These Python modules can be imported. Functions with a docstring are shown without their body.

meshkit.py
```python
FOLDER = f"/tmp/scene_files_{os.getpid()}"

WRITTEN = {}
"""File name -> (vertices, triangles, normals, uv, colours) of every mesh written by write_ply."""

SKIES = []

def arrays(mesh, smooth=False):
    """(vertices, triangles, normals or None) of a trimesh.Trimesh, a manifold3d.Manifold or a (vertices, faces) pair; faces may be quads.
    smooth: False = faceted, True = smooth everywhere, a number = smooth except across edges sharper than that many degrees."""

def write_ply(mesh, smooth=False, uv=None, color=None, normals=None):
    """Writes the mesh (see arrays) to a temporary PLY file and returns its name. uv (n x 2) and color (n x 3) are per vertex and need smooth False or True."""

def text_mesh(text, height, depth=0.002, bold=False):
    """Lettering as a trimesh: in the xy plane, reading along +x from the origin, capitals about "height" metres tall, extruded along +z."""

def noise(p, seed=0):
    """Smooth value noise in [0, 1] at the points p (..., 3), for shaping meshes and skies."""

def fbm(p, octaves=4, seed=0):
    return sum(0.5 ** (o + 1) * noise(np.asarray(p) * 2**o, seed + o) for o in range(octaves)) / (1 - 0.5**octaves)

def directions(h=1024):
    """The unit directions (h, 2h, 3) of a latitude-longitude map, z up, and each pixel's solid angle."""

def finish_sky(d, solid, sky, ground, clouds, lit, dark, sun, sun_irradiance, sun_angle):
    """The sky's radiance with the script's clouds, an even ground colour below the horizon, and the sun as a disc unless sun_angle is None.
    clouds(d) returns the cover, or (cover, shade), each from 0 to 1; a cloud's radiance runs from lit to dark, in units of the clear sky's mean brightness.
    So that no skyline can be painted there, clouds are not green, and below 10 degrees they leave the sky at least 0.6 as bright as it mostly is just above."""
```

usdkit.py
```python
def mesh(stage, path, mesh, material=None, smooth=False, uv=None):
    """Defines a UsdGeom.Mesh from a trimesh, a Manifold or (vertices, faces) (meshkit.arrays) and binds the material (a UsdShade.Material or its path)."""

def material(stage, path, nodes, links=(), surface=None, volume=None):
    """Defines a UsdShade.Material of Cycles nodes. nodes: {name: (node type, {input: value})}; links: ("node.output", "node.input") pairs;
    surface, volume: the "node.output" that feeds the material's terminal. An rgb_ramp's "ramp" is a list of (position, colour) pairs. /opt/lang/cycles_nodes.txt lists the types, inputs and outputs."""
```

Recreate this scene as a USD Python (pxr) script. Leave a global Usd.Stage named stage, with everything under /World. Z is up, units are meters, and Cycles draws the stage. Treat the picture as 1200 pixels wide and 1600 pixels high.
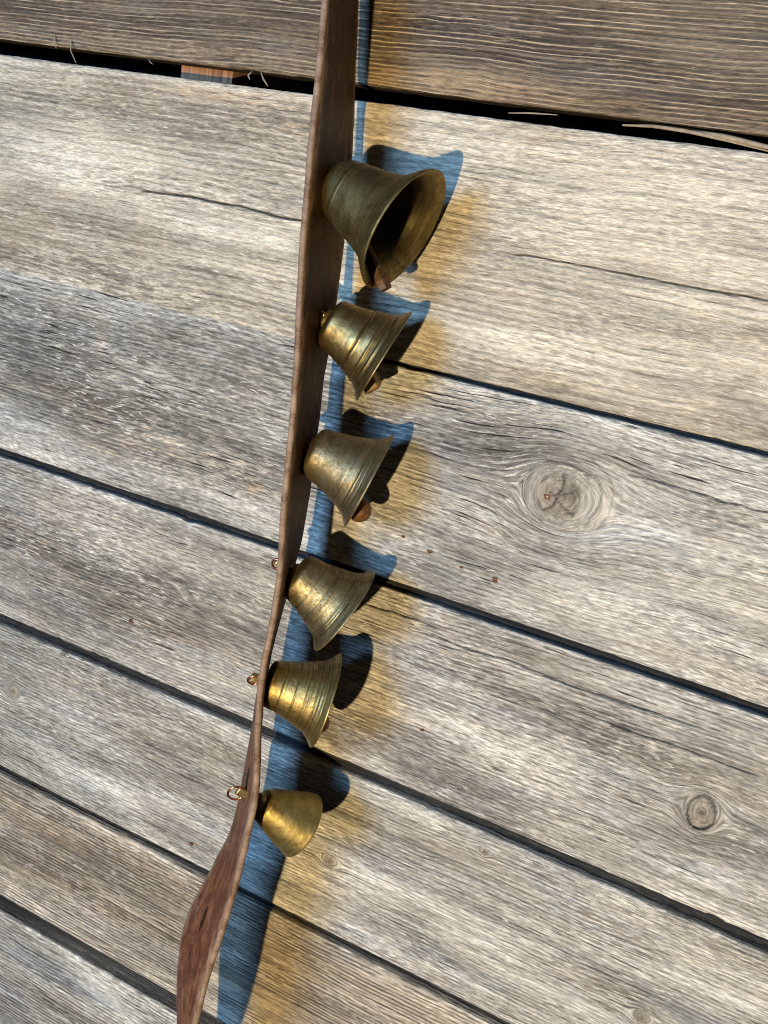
import math
import numpy as np
import trimesh
import meshkit
import usdkit
from pxr import Usd, UsdGeom, UsdLux, UsdShade, Sdf, Gf, Vt

rng = np.random.default_rng(7)
stage = Usd.Stage.CreateInMemory()
UsdGeom.SetStageUpAxis(stage, UsdGeom.Tokens.z)
UsdGeom.SetStageMetersPerUnit(stage, 1.0)
UsdGeom.Xform.Define(stage, '/World')
LOOKS = '/World/Looks'
UsdGeom.Scope.Define(stage, LOOKS)

# ---------------------------------------------------------------- space
# The wall's own frame: X along the boards, Y up the wall, Z out of the wall.
# World: x = X, y = -Z, z = Y + HUNG.
HUNG = 1.45


def to_world(p):
    p = np.asarray(p, float)
    return np.stack([p[..., 0], -p[..., 2], p[..., 1] + HUNG], -1)


def dir_world(d):
    d = np.asarray(d, float)
    return np.stack([d[..., 0], -d[..., 2], d[..., 1]], -1)


# ---------------------------------------------------------------- camera
CAM_AXES = np.array([[0.886072, 0.156454, -0.436347], [-0.273637, 0.936351, -0.21993], [0.374165, 0.314275, 0.872486]])
CAM_AT = np.array([0.22493, 0.09698, 0.52739])
EXPOSURE = 0.0


def matrix_of(axes, at):
    m = np.eye(4)
    m[:3, :3] = axes
    m[3, :3] = at
    return Gf.Matrix4d(*[float(x) for x in m.ravel()])


cam = UsdGeom.Camera.Define(stage, '/World/camera')
cam.AddTransformOp().Set(matrix_of(dir_world(CAM_AXES), to_world(CAM_AT)))
cam.CreateHorizontalApertureAttr(20.955)
cam.CreateVerticalApertureAttr(20.955 * 4 / 3)
cam.CreateFocalLengthAttr(20.955 * 1500 / 1200)
cam.CreateClippingRangeAttr(Gf.Vec2f(0.01, 50))
cam.CreateExposureAttr(EXPOSURE)

# ---------------------------------------------------------------- light: a small warm lamp and a cool window
LAMP_AT = np.array([0.13, -0.20, 1.20])
WINDOW_DIR = np.array([-0.25, 0.20, 1.0])


def look_axes(d):                                                     # rows right, up, back of a light that shines along -d
    z = dir_world(d) / np.linalg.norm(d)
    x = np.cross([0, 0, 1.0], z)
    x /= np.linalg.norm(x)
    return np.array([x, np.cross(z, x), z])


lamp = UsdLux.SphereLight.Define(stage, '/World/work_lamp')
lamp.AddTransformOp().Set(matrix_of(np.eye(3), to_world(LAMP_AT)))
lamp.CreateRadiusAttr(0.014)
lamp.CreateIntensityAttr(8900)
lamp.CreateColorAttr(Gf.Vec3f(1.0, 0.775, 0.43))
window = UsdLux.RectLight.Define(stage, '/World/window_light')
window.AddTransformOp().Set(matrix_of(look_axes(WINDOW_DIR), to_world(WINDOW_DIR / np.linalg.norm(WINDOW_DIR) * 2.0)))
window.CreateWidthAttr(0.62)
window.CreateHeightAttr(0.66)
window.CreateIntensityAttr(37)
window.CreateColorAttr(Gf.Vec3f(0.22, 0.48, 0.92))
room_fill = UsdLux.DomeLight.Define(stage, '/World/room_fill')  # no sky: a faint even fill added for the dark room
room_fill.CreateIntensityAttr(1.0)
fill_mat = usdkit.material(stage, f'{LOOKS}/dim_room', {'b': ('background_shader', {'color': (0.9, 0.95, 1.0), 'strength': 0.022})}, surface='b.background')
UsdShade.MaterialBindingAPI.Apply(room_fill.GetPrim()).Bind(fill_mat)
room_fill.GetPrim().SetCustomDataByKey('kind', 'structure')

# ---------------------------------------------------------------- helpers
names = {}


def numbered(parent, name):
    k = names.get((parent, name), 0)
    names[(parent, name)] = k + 1
    return f'{parent}/{name}' + (f'_{k:03d}' if k else '')


def thing(name, label, category, group=None, matrix=None):
    x = UsdGeom.Xform.Define(stage, numbered('/World', name))
    if matrix is not None:
        x.AddTransformOp().Set(matrix)
    p = x.GetPrim()
    p.SetCustomDataByKey('label', label)
    p.SetCustomDataByKey('category', category)
    if group:
        p.SetCustomDataByKey('group', group)
    return x


def part(parent, name, mesh, mat, smooth=35, label=None, primvars=None):
    path = numbered(str(parent.GetPath()), name)
    m = usdkit.mesh(stage, path, mesh, mat, smooth=smooth)
    for k, v in (primvars or {}).items():
        v = np.asarray(v, np.float32)
        if v.ndim == 2:
            UsdGeom.PrimvarsAPI(m).CreatePrimvar(k, Sdf.ValueTypeNames.Float3Array, 'vertex').Set(Vt.Vec3fArray.FromNumpy(v))
        else:
            UsdGeom.PrimvarsAPI(m).CreatePrimvar(k, Sdf.ValueTypeNames.FloatArray, 'vertex').Set(Vt.FloatArray.FromNumpy(v))
    if label:
        m.GetPrim().SetCustomDataByKey('label', label)
    return m


def grid_faces(n, m, closed_i=False, closed_j=False):
    i = np.arange(n if closed_i else n - 1)
    j = np.arange(m if closed_j else m - 1)
    a, b = np.meshgrid(i, j, indexing='ij')
    a2, b2 = (a + 1) % n, (b + 1) % m
    q = np.stack([a * m + b, a2 * m + b, a2 * m + b2, a * m + b2], -1).reshape(-1, 4)
    return np.vstack([q[:, [0, 1, 2]], q[:, [0, 2, 3]]])


def lathe(profile, n=96, closed=True):
    """Revolves (z, r) points round z."""
    pr = np.asarray(profile, float)
    t = np.linspace(0, 2 * np.pi, n, endpoint=False)
    v = np.stack([np.outer(np.cos(t), pr[:, 1]), np.outer(np.sin(t), pr[:, 1]), np.tile(pr[:, 0], (n, 1))], -1)
    f = grid_faces(n, len(pr), closed_i=True)
    m = trimesh.Trimesh(v.reshape(-1, 3), f, process=False)
    m.merge_vertices()
    m.update_faces(m.nondegenerate_faces())
    return m


def tube(points, radii, n=10, closed=False):
    p = np.asarray(points, float)
    r = np.broadcast_to(np.asarray(radii, float), len(p))
    if closed:
        tan = np.roll(p, -1, 0) - np.roll(p, 1, 0)
    else:
        tan = np.gradient(p, axis=0)
    tan /= np.linalg.norm(tan, axis=1, keepdims=True)
    ref = np.array([0.31, 0.52, 0.79])
    a = np.cross(tan, ref)
    a /= np.linalg.norm(a, axis=1, keepdims=True)
    b = np.cross(tan, a)
    t = np.linspace(0, 2 * np.pi, n, endpoint=False)
    v = p[:, None] + r[:, None, None] * (np.cos(t)[None, :, None] * a[:, None] + np.sin(t)[None, :, None] * b[:, None])
    f = grid_faces(len(p), n, closed_i=closed, closed_j=True)
    v = v.reshape(-1, 3)
    if not closed:
        k = len(v)
        v = np.vstack([v, p[0], p[-1]])
        i = np.arange(n)
        f = np.vstack([f, np.stack([np.full(n, k), (i + 1) % n, i], 1), np.stack([np.full(n, k + 1), k - n + i, k - n + (i + 1) % n], 1)])
    m = trimesh.Trimesh(v, f, process=False)
    m.fix_normals()
    return m


def smoothstep(a, b, x):
    t = np.clip((x - a) / (b - a), 0, 1)
    return t * t * (3 - 2 * t)


def noise2(x, y, seed=0, octaves=3):
    return meshkit.fbm(np.stack([x, y, np.full_like(x, 3.7)], -1), octaves, seed)


# ---------------------------------------------------------------- materials
class Graph:
    """Collects shader nodes and links."""

    def __init__(self):
        self.n, self.l = {}, []

    def add(self, kind, inputs=None, **links):
        name = f'n{len(self.n)}'
        self.n[name] = (kind, inputs or {})
        for k, v in links.items():
            self.l.append((v, f'{name}.{k}'))
        return name

    def scaled(self, src, s):
        return self.add('vector_math', {'math_type': 'multiply', 'vector2': s}, vector1=src) + '.vector'

    def noise(self, src, s, detail=2, rough=0.5, dist=0.0):
        return self.add('noise_texture', {'scale': 1.0, 'detail': detail, 'roughness': rough, 'distortion': dist}, vector=self.scaled(src, s)) + '.fac'

    def step(self, src, a, b, lo=0.0, hi=1.0):
        return self.add('map_range', {'range_type': 'smoothstep', 'from_min': a, 'from_max': b, 'to_min': lo, 'to_max': hi, 'clamp': True}, value=src) + '.result'

    def math(self, op, a, b):
        inp, links = {'math_type': op}, {}
        for k, v in (('value1', a), ('value2', b)):
            if isinstance(v, str):
                links[k] = v
            else:
                inp[k] = v
        return self.add('math', inp, **links) + '.value'

    def mix(self, fac, a, b, mode='mix'):
        inp, links = {'blend_type': mode, 'use_clamp': True}, {}
        for k, v in (('fac', fac), ('a', a), ('b', b)):
            if isinstance(v, str):
                links[k] = v
            else:
                inp[k] = v
        return self.add('mix_color', inp, **links) + '.result'

    def ramp(self, src, stops):
        return self.add('rgb_ramp', {'ramp': stops}, fac=src) + '.color'

    def attr(self, name, out='vector'):
        return self.add('attribute', {'attribute': name}) + '.' + out

    def xyz(self, src):
        s = self.add('separate_xyz', {}, vector=src)
        return s + '.x', s + '.y', s + '.z'

    def build(self, path, surface):
        return usdkit.material(stage, path, self.n, self.l, surface=surface)


def wood(name, dark, mid, light, ring_scale=760, groove=0.6, ridge=0.0, fleck=0.6, seed=0.0, period=0.0, lines=0.0, hilite=0.3, lined=(0.42, 0.60), check=0.8, contrast=1.0, cool=0.35, cream=0.35, bump=0.0016, groove_col=(0.050, 0.043, 0.038), pale=(0.66, 0.62, 0.56), warm=(0.45, 0.28, 0.13)):
    dark, mid, light, pale = [tuple(c * t for c, t in zip(col, (1.06, 1.02, 0.935) if seed in (1.0, 2.0, 6.0) else (1.03, 1.03, 0.965))) for col in (dark, mid, light, pale)]
    g = Graph()
    grain = g.attr('grain')
    kmask, kring, dirt = g.xyz(g.attr('knot'))
    swarm, sdark, spale = g.xyz(g.attr('stain_and_light'))
    base = g.ramp(g.noise(grain, (5, 30, 1), 5, 0.6), [(0.30, dark), (0.48, mid), (0.66, light)])
    hue = g.noise(grain, (10, 34, 4.9), 4, 0.6)
    base = g.mix(g.step(hue, 0.52, 0.64, 0.0, cool), base, (0.30, 0.315, 0.34))
    hue2 = g.noise(grain, (8, 40, 12.9), 4, 0.6)
    base = g.mix(g.step(hue2, 0.52, 0.66, 0.0, cream * 0.9), base, tuple(c * t for c, t in zip(mid, (0.88, 0.72, 0.56))))
    base = g.mix(g.step(hue, 0.48, 0.34, 0.0, cream), base, (0.52, 0.45, 0.33))
    # stains with a shape of their own, and brighter light painted in as pale
    sn = g.noise(grain, (90, 520, 4.4), 3, 0.6)
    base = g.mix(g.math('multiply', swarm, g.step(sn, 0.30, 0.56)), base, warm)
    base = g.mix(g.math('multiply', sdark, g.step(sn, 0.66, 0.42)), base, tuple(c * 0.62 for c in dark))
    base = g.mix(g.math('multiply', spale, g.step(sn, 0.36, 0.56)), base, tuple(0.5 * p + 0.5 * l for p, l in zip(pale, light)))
    # bands and streaks along the grain
    band = g.noise(grain, (7, 150, 1), 4, 0.6)
    base = g.mix(1.0, base, g.step(band, 0.32, 0.66, 1 - 0.24 * contrast, 1 + 0.20 * contrast), 'multiply')
    wide = g.noise(grain, (6.5, 24, 9.3), 4, 0.62)
    base = g.mix(1.0, base, g.step(wide, 0.36, 0.62, 1 - 0.34 * contrast, 1 + 0.30 * contrast), 'multiply')
    sp = g.noise(grain, (75, 560, 15.3), 2, 0.55, 0.2)
    base = g.mix(g.step(sp, 0.41, 0.35, 0.0, 0.38 * contrast), base, tuple(c * 0.45 for c in dark))
    # growth ring lines
    ring = g.noise(grain, (2.6, ring_scale, 1), 1, 0.5)
    keep = g.step(g.noise(grain, (9, 45, 2.3), 2), lined[0], lined[1])
    gro = g.math('multiply', g.step(ring, 0.47, 0.38, 0.0, groove), keep)
    base = g.mix(gro, base, groove_col)
    rid = g.math('multiply', g.step(ring, 0.545, 0.60, 0.0, ridge), keep)
    base = g.mix(rid, base, pale)
    if lines:
        # even, weathered-out early wood: fine grooves side by side
        _, w_, _ = g.xyz(grain)
        ph = g.math('add', g.math('multiply', w_, 2 * math.pi / period), g.math('multiply', g.noise(grain, (3.5, 60, 6.1), 3, 0.55), 11.0))
        sw = g.math('sine', ph, 0.0)
        lk = g.step(g.noise(grain, (7, 26, 8.2), 2), 0.30, 0.50)
        brk = g.step(g.noise(grain, (40, 420, 2.7), 2), 0.32, 0.52)
        ln = g.math('multiply', g.math('multiply', g.step(sw, 0.15, 0.85, 0.0, lines), lk), brk)
        base = g.mix(ln, base, groove_col)
        hi = g.math('multiply', g.math('multiply', g.step(sw, -0.35, -0.95, 0.0, hilite), lk), g.step(g.noise(grain, (28, 420, 3.9), 2), 0.40, 0.56))
        base = g.mix(hi, base, pale)
    # short torn fibres
    mott = g.noise(grain, (130, 820, 1), 3, 0.62, 0.2)
    torn = g.math('subtract', 1.0, g.math('multiply', keep, 0.62))
    base = g.mix(torn, base, g.mix(1.0, base, g.step(mott, 0.36, 0.64, 1 - 0.36 * contrast, 1 + 0.30 * contrast), 'multiply'))
    fib = g.noise(grain, (190, 1700, 1), 2, 0.6)
    base = g.mix(1.0, base, g.step(fib, 0.37, 0.63, 1 - 0.31 * contrast, 1 + 0.27 * contrast), 'multiply')
    fl = g.noise(grain, (100, 800, 1.7), 2, 0.55, 0.2)
    flm = g.math('multiply', g.step(fl, 0.59, 0.63, 0.0, fleck), g.step(g.noise(grain, (16, 50, 5.1), 2), 0.40, 0.58))
    base = g.mix(flm, base, pale)
    # drying checks
    ck = g.noise(grain, (24, 700, 3.1), 2, 0.5, 0.3)
    ckm = g.math('multiply', g.step(ck, 0.375, 0.345, 0.0, check), g.step(g.noise(grain, (11, 34, 7.7), 2), 0.44, 0.58))
    base = g.mix(ckm, base, (0.022, 0.018, 0.016))
    # knots
    kr = g.add('combine_xyz', {'y': seed, 'z': 0.0}, x=kring) + '.vector'
    krn = g.noise(kr, (7.0, 1, 1), 2, 0.5)
    kcol = g.ramp(krn, [(0.3, (0.40, 0.35, 0.265)), (0.5, (0.48, 0.43, 0.335)), (0.7, (0.56, 0.51, 0.41))])
    kcol = g.mix(1.0, kcol, g.step(kring, 0.80, 1.10, 0.66, 1.05), 'multiply')
    kcol = g.mix(g.step(kring, 1.1, 0.6, 0.0, 0.35), kcol, (0.26, 0.17, 0.09))
    kn = g.noise(grain, (330, 330, 1), 4, 0.65)
    kcol = g.mix(1.0, kcol, g.step(kn, 0.32, 0.68, 0.6, 1.35), 'multiply')
    base = g.mix(kmask, base, kcol)
    base = g.mix(dirt, base, (0.0075, 0.0072, 0.0070))
    h = g.math('add', g.math('multiply', ring, 0.40), g.math('multiply', fib, 0.30))
    h = g.math('add', h, g.math('multiply', mott, 0.55))
    if lines:
        h = g.math('add', h, g.math('multiply', g.math('subtract', hi, ln), 0.3))
    h = g.math('add', h, g.math('multiply', g.math('add', ckm, gro), -0.35))
    h = g.math('add', h, g.math('multiply', g.math('add', flm, rid), 0.18))
    b = g.add('bump', {'strength': 1.0, 'distance': bump}, height=h) + '.normal'
    p = g.add('principled_bsdf', {'roughness': 0.78, 'specular_ior_level': 0.28}, base_color=base, normal=b)
    return g.build(f'{LOOKS}/{name}', p + '.BSDF')


def brass(name, c1, c2, tarnish, rough=0.38, scratch=0.3, metallic=0.92, dirt_amt=0.45, seed=0.0, verdigris=0.0, blotch=0.5):
    c1, c2, tarnish = [tuple(v * t for v in c) for c, t in ((c1, 0.80), (c2, 0.72), (tarnish, 0.8))]
    g = Graph()
    o0 = g.add('texture_coordinate') + '.object'
    o = g.add('vector_math', {'math_type': 'add', 'vector2': (seed, seed * 1.7, seed * 0.6)}, vector1=o0) + '.vector'
    n1 = g.noise(o, (110, 110, 160), 4, 0.6)
    base = g.ramp(n1, [(0.34, c2), (0.62, c1)])
    n2 = g.noise(o, (520, 520, 520), 4, 0.7)
    base = g.mix(g.step(n2, 0.50, 0.34, 0, dirt_amt), base, tarnish)
    n3 = g.noise(o, (40, 40, 1300), 3, 0.6)
    base = g.mix(g.step(n3, 0.50, 0.36, 0, 0.35), base, tarnish)
    n4 = g.noise(o, (45, 45, 45), 4, 0.65)
    base = g.mix(g.step(n4, 0.48, 0.66, 0, blotch), base, tarnish)
    if verdigris:
        nv = g.noise(o, (380, 380, 380), 3, 0.7)
        base = g.mix(g.step(nv, 0.60, 0.68, 0, verdigris), base, (0.30, 0.34, 0.27))
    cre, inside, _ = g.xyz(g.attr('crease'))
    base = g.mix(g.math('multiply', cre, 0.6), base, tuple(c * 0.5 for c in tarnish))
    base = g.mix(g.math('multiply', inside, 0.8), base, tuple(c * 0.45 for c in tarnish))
    r = g.math('add', g.step(n2, 0.3, 0.7, rough + 0.12, rough - 0.05), g.step(n4, 0.4, 0.7, 0.0, 0.10))
    pit = g.noise(o, (1900, 1900, 1900), 2, 0.6)
    scr = g.noise(g.scaled(o, (300, 2400, 500)), (1, 1, 1), 1, 0.5)
    h = g.math('add', g.math('multiply', n2, 0.45), g.math('multiply', pit, 0.25))
    h = g.math('add', h, g.math('multiply', n3, 0.40))
    h = g.math('add', h, g.math('multiply', scr, 0.15))
    b = g.add('bump', {'strength': scratch, 'distance': 0.0006}, height=h) + '.normal'
    p = g.add('principled_bsdf', {'metallic': metallic}, base_color=base, roughness=r, normal=b)
    return g.build(f'{LOOKS}/{name}', p + '.BSDF')


def plain(name, c1, c2, rough=0.6, metallic=0.0, scale=300.0, bump=0.3, dist=0.0006):
    g = Graph()
    o = g.add('texture_coordinate') + '.object'
    n1 = g.noise(o, scale if isinstance(scale, tuple) else (scale,) * 3, 4, 0.65)
    base = g.ramp(n1, [(0.32, c2), (0.66, c1)])
    b = g.add('bump', {'strength': bump, 'distance': dist}, height=n1) + '.normal'
    p = g.add('principled_bsdf', {'metallic': metallic, 'roughness': rough}, base_color=base, normal=b)
    return g.build(f'{LOOKS}/{name}', p + '.BSDF')


def leather(name):
    g = Graph()
    st = g.attr('strap')                                              # x along, y across, z: 1 on the cut edges
    _, _, edge = g.xyz(st)
    back, worn, _ = g.xyz(g.attr('wear'))                             # x: the reddish back of the strap, y: scuffs
    o = g.add('texture_coordinate') + '.object'
    n1 = g.noise(o, (110, 110, 70), 4, 0.65)
    front = g.ramp(n1, [(0.3, (0.042, 0.0185, 0.0075)), (0.7, (0.085, 0.039, 0.0155))])
    rear = g.ramp(n1, [(0.3, (0.062, 0.019, 0.008)), (0.5, (0.125, 0.040, 0.017)), (0.72, (0.21, 0.092, 0.038))])
    base = g.mix(back, front, rear)
    n2 = g.noise(st, (75, 150, 1), 5, 0.68)
    base = g.mix(g.step(n2, 0.53, 0.66, 0, 0.5), base, (0.26, 0.155, 0.10))
    base = g.mix(g.step(n2, 0.46, 0.32, 0, 0.7), base, (0.030, 0.014, 0.010))
    n3 = g.noise(o, (900, 900, 900), 3, 0.65)
    ecol = g.ramp(n3, [(0.3, (0.065, 0.034, 0.018)), (0.55, (0.155, 0.082, 0.042)), (0.75, (0.36, 0.235, 0.135))])
    base = g.mix(edge, base, ecol)
    base = g.mix(g.math('multiply', worn, g.step(n2, 0.35, 0.6)), base, (0.32, 0.215, 0.14))
    h = g.math('add', g.math('multiply', n3, 0.5), g.math('multiply', n2, 0.5))
    b = g.add('bump', {'strength': 0.6, 'distance': 0.0007}, height=h) + '.normal'
    p = g.add('principled_bsdf', {'roughness': 0.56, 'specular_ior_level': 0.3}, base_color=base, normal=b)
    return g.build(f'{LOOKS}/{name}', p + '.BSDF')


WOODS = [
    wood('dark_ridged_board', (0.088, 0.062, 0.041), (0.13, 0.093, 0.062), (0.19, 0.143, 0.098), 470, groove=0.3, ridge=0.25, period=0.0024, lines=0.55, hilite=1.0, lined=(0.3, 0.5), fleck=0.35, seed=1.0, check=0.3, contrast=0.7, cool=0.1, cream=0.1, pale=(0.47, 0.37, 0.26)),
    wood('beige_board', (0.34, 0.29, 0.225), (0.48, 0.42, 0.33), (0.60, 0.54, 0.435), 420, groove=0.2, period=0.0042, lines=0.28, fleck=0.6, seed=2.0, check=0.4, contrast=0.75, cool=0.12, cream=0.4, pale=(0.76, 0.70, 0.59)),
    wood('knotted_board', (0.265, 0.235, 0.20), (0.395, 0.36, 0.315), (0.52, 0.48, 0.43), 560, groove=0.25, period=0.0030, lines=0.28, fleck=0.85, seed=3.0, check=0.95, contrast=0.95, cool=0.35, cream=0.35),
    wood('grey_brown_board', (0.255, 0.222, 0.19), (0.385, 0.345, 0.30), (0.51, 0.468, 0.418), 620, groove=0.25, period=0.0028, lines=0.42, fleck=0.85, seed=4.0, check=0.8, contrast=0.95, cool=0.45, cream=0.4),
    wood('silver_board', (0.29, 0.26, 0.222), (0.44, 0.405, 0.355), (0.58, 0.545, 0.495), 620, groove=0.22, period=0.0029, lines=0.42, fleck=0.9, seed=5.0, check=0.6, contrast=0.95, cool=0.45, cream=0.4),
    wood('tan_lined_board', (0.25, 0.208, 0.158), (0.375, 0.32, 0.25), (0.49, 0.435, 0.355), 400, groove=0.35, period=0.0031, lines=0.8, fleck=0.7, seed=6.0, check=0.5, contrast=0.9, cool=0.25, cream=0.45),
    wood('bleached_lined_board', (0.27, 0.25, 0.22), (0.42, 0.395, 0.36), (0.57, 0.545, 0.505), 400, groove=0.35, period=0.0036, lines=0.85, fleck=0.85, seed=7.0, check=0.5, contrast=0.95, cool=0.55, cream=0.3),
]
M_LEATHER = leather('worn_leather')
M_BELL = [
    brass('olive_brass', (0.34, 0.25, 0.095), (0.22, 0.16, 0.056), (0.08, 0.057, 0.021), rough=0.44, metallic=0.88, seed=0.1, dirt_amt=0.35),
    brass('polished_brass', (0.50, 0.34, 0.13), (0.35, 0.23, 0.075), (0.11, 0.075, 0.03), rough=0.35, seed=0.3, scratch=0.6),
    brass('greenish_brass', (0.45, 0.335, 0.17), (0.33, 0.24, 0.105), (0.13, 0.105, 0.05), rough=0.45, seed=0.5, scratch=0.55, verdigris=0.35, blotch=0.35),
    brass('mottled_brass', (0.45, 0.345, 0.165), (0.31, 0.23, 0.095), (0.10, 0.075, 0.036), rough=0.46, seed=0.7, scratch=0.6, blotch=0.75, dirt_amt=0.55),
    brass('golden_brass', (0.53, 0.37, 0.13), (0.40, 0.27, 0.08), (0.14, 0.10, 0.04), rough=0.39, seed=0.9, scratch=0.55, dirt_amt=0.4, verdigris=0.15),
    brass('smooth_brass', (0.50, 0.385, 0.145), (0.41, 0.305, 0.10), (0.22, 0.155, 0.055), rough=0.44, seed=1.1, scratch=0.3, dirt_amt=0.25, blotch=0.4),
]
M_IRON = plain('rusty_iron', (0.16, 0.082, 0.045), (0.05, 0.028, 0.018), 0.6, 0.35, 500)
M_RUST_BALL = plain('orange_rust', (0.24, 0.11, 0.035), (0.10, 0.043, 0.015), 0.62, 0.3, 450)
M_TAN_IRON = plain('tan_iron', (0.26, 0.165, 0.07), (0.13, 0.078, 0.033), 0.55, 0.4, 350)
M_COPPER = plain('copper_wire', (0.62, 0.27, 0.15), (0.40, 0.15, 0.08), 0.28, 0.95, 300, 0.1)
M_DARK_BRASS = plain('dark_brass', (0.42, 0.31, 0.15), (0.17, 0.115, 0.05), 0.42, 0.8, 400)
M_SLIT = plain('dark_slit', (0.040, 0.024, 0.017), (0.018, 0.012, 0.010), 0.8)
M_STUD = plain('raw_stud', (0.46, 0.235, 0.12), (0.17, 0.07, 0.035), 0.8, 0, (420.0, 60.0, 6.0))
M_DARK_PANEL = plain('unlit_room_dark', (0.030, 0.036, 0.038), (0.018, 0.022, 0.024), 0.9, 0, 60)  # near-black, so the space behind the gaps looks unlit
M_STRAW = plain('pale_splinter', (0.40, 0.31, 0.20), (0.24, 0.17, 0.10), 0.75, 0, 200)
M_RUST = plain('rust_spot', (0.25, 0.085, 0.022), (0.05, 0.014, 0.008), 0.8, 0.1, 900)

# ---------------------------------------------------------------- the wall of planks
X0, X1 = -0.95, 0.80
PITCH = 0.14
# (top, bottom) of each board in the wall's frame
BOARDS = [(0.335, 0.1508), (0.1431, 0.0009), (-0.0014, -0.1366), (-0.1423, -0.2760), (-0.2846, -0.4184), (-0.4258, -0.5524), (-0.5706, -0.700), (-0.705, -0.84), (-0.845, -0.98)]
# knots: X, Y, radius across x, radius across y, reach of the bent grain
KNOTS = {
    2: [(0.1045, -0.0525, 0.0155, 0.0150, 3.4)],
    3: [(0.2276, -0.2123, 0.0078, 0.0108, 2.6)],
    4: [(0.0017, -0.3586, 0.0055, 0.0048, 3.0), (-0.3048, -0.3404, 0.0055, 0.0060, 3.0), (0.109, -0.2976, 0.0028, 0.0030, 3.0), (0.2298, -0.3649, 0.0050, 0.0048, 2.6)],
}
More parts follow.
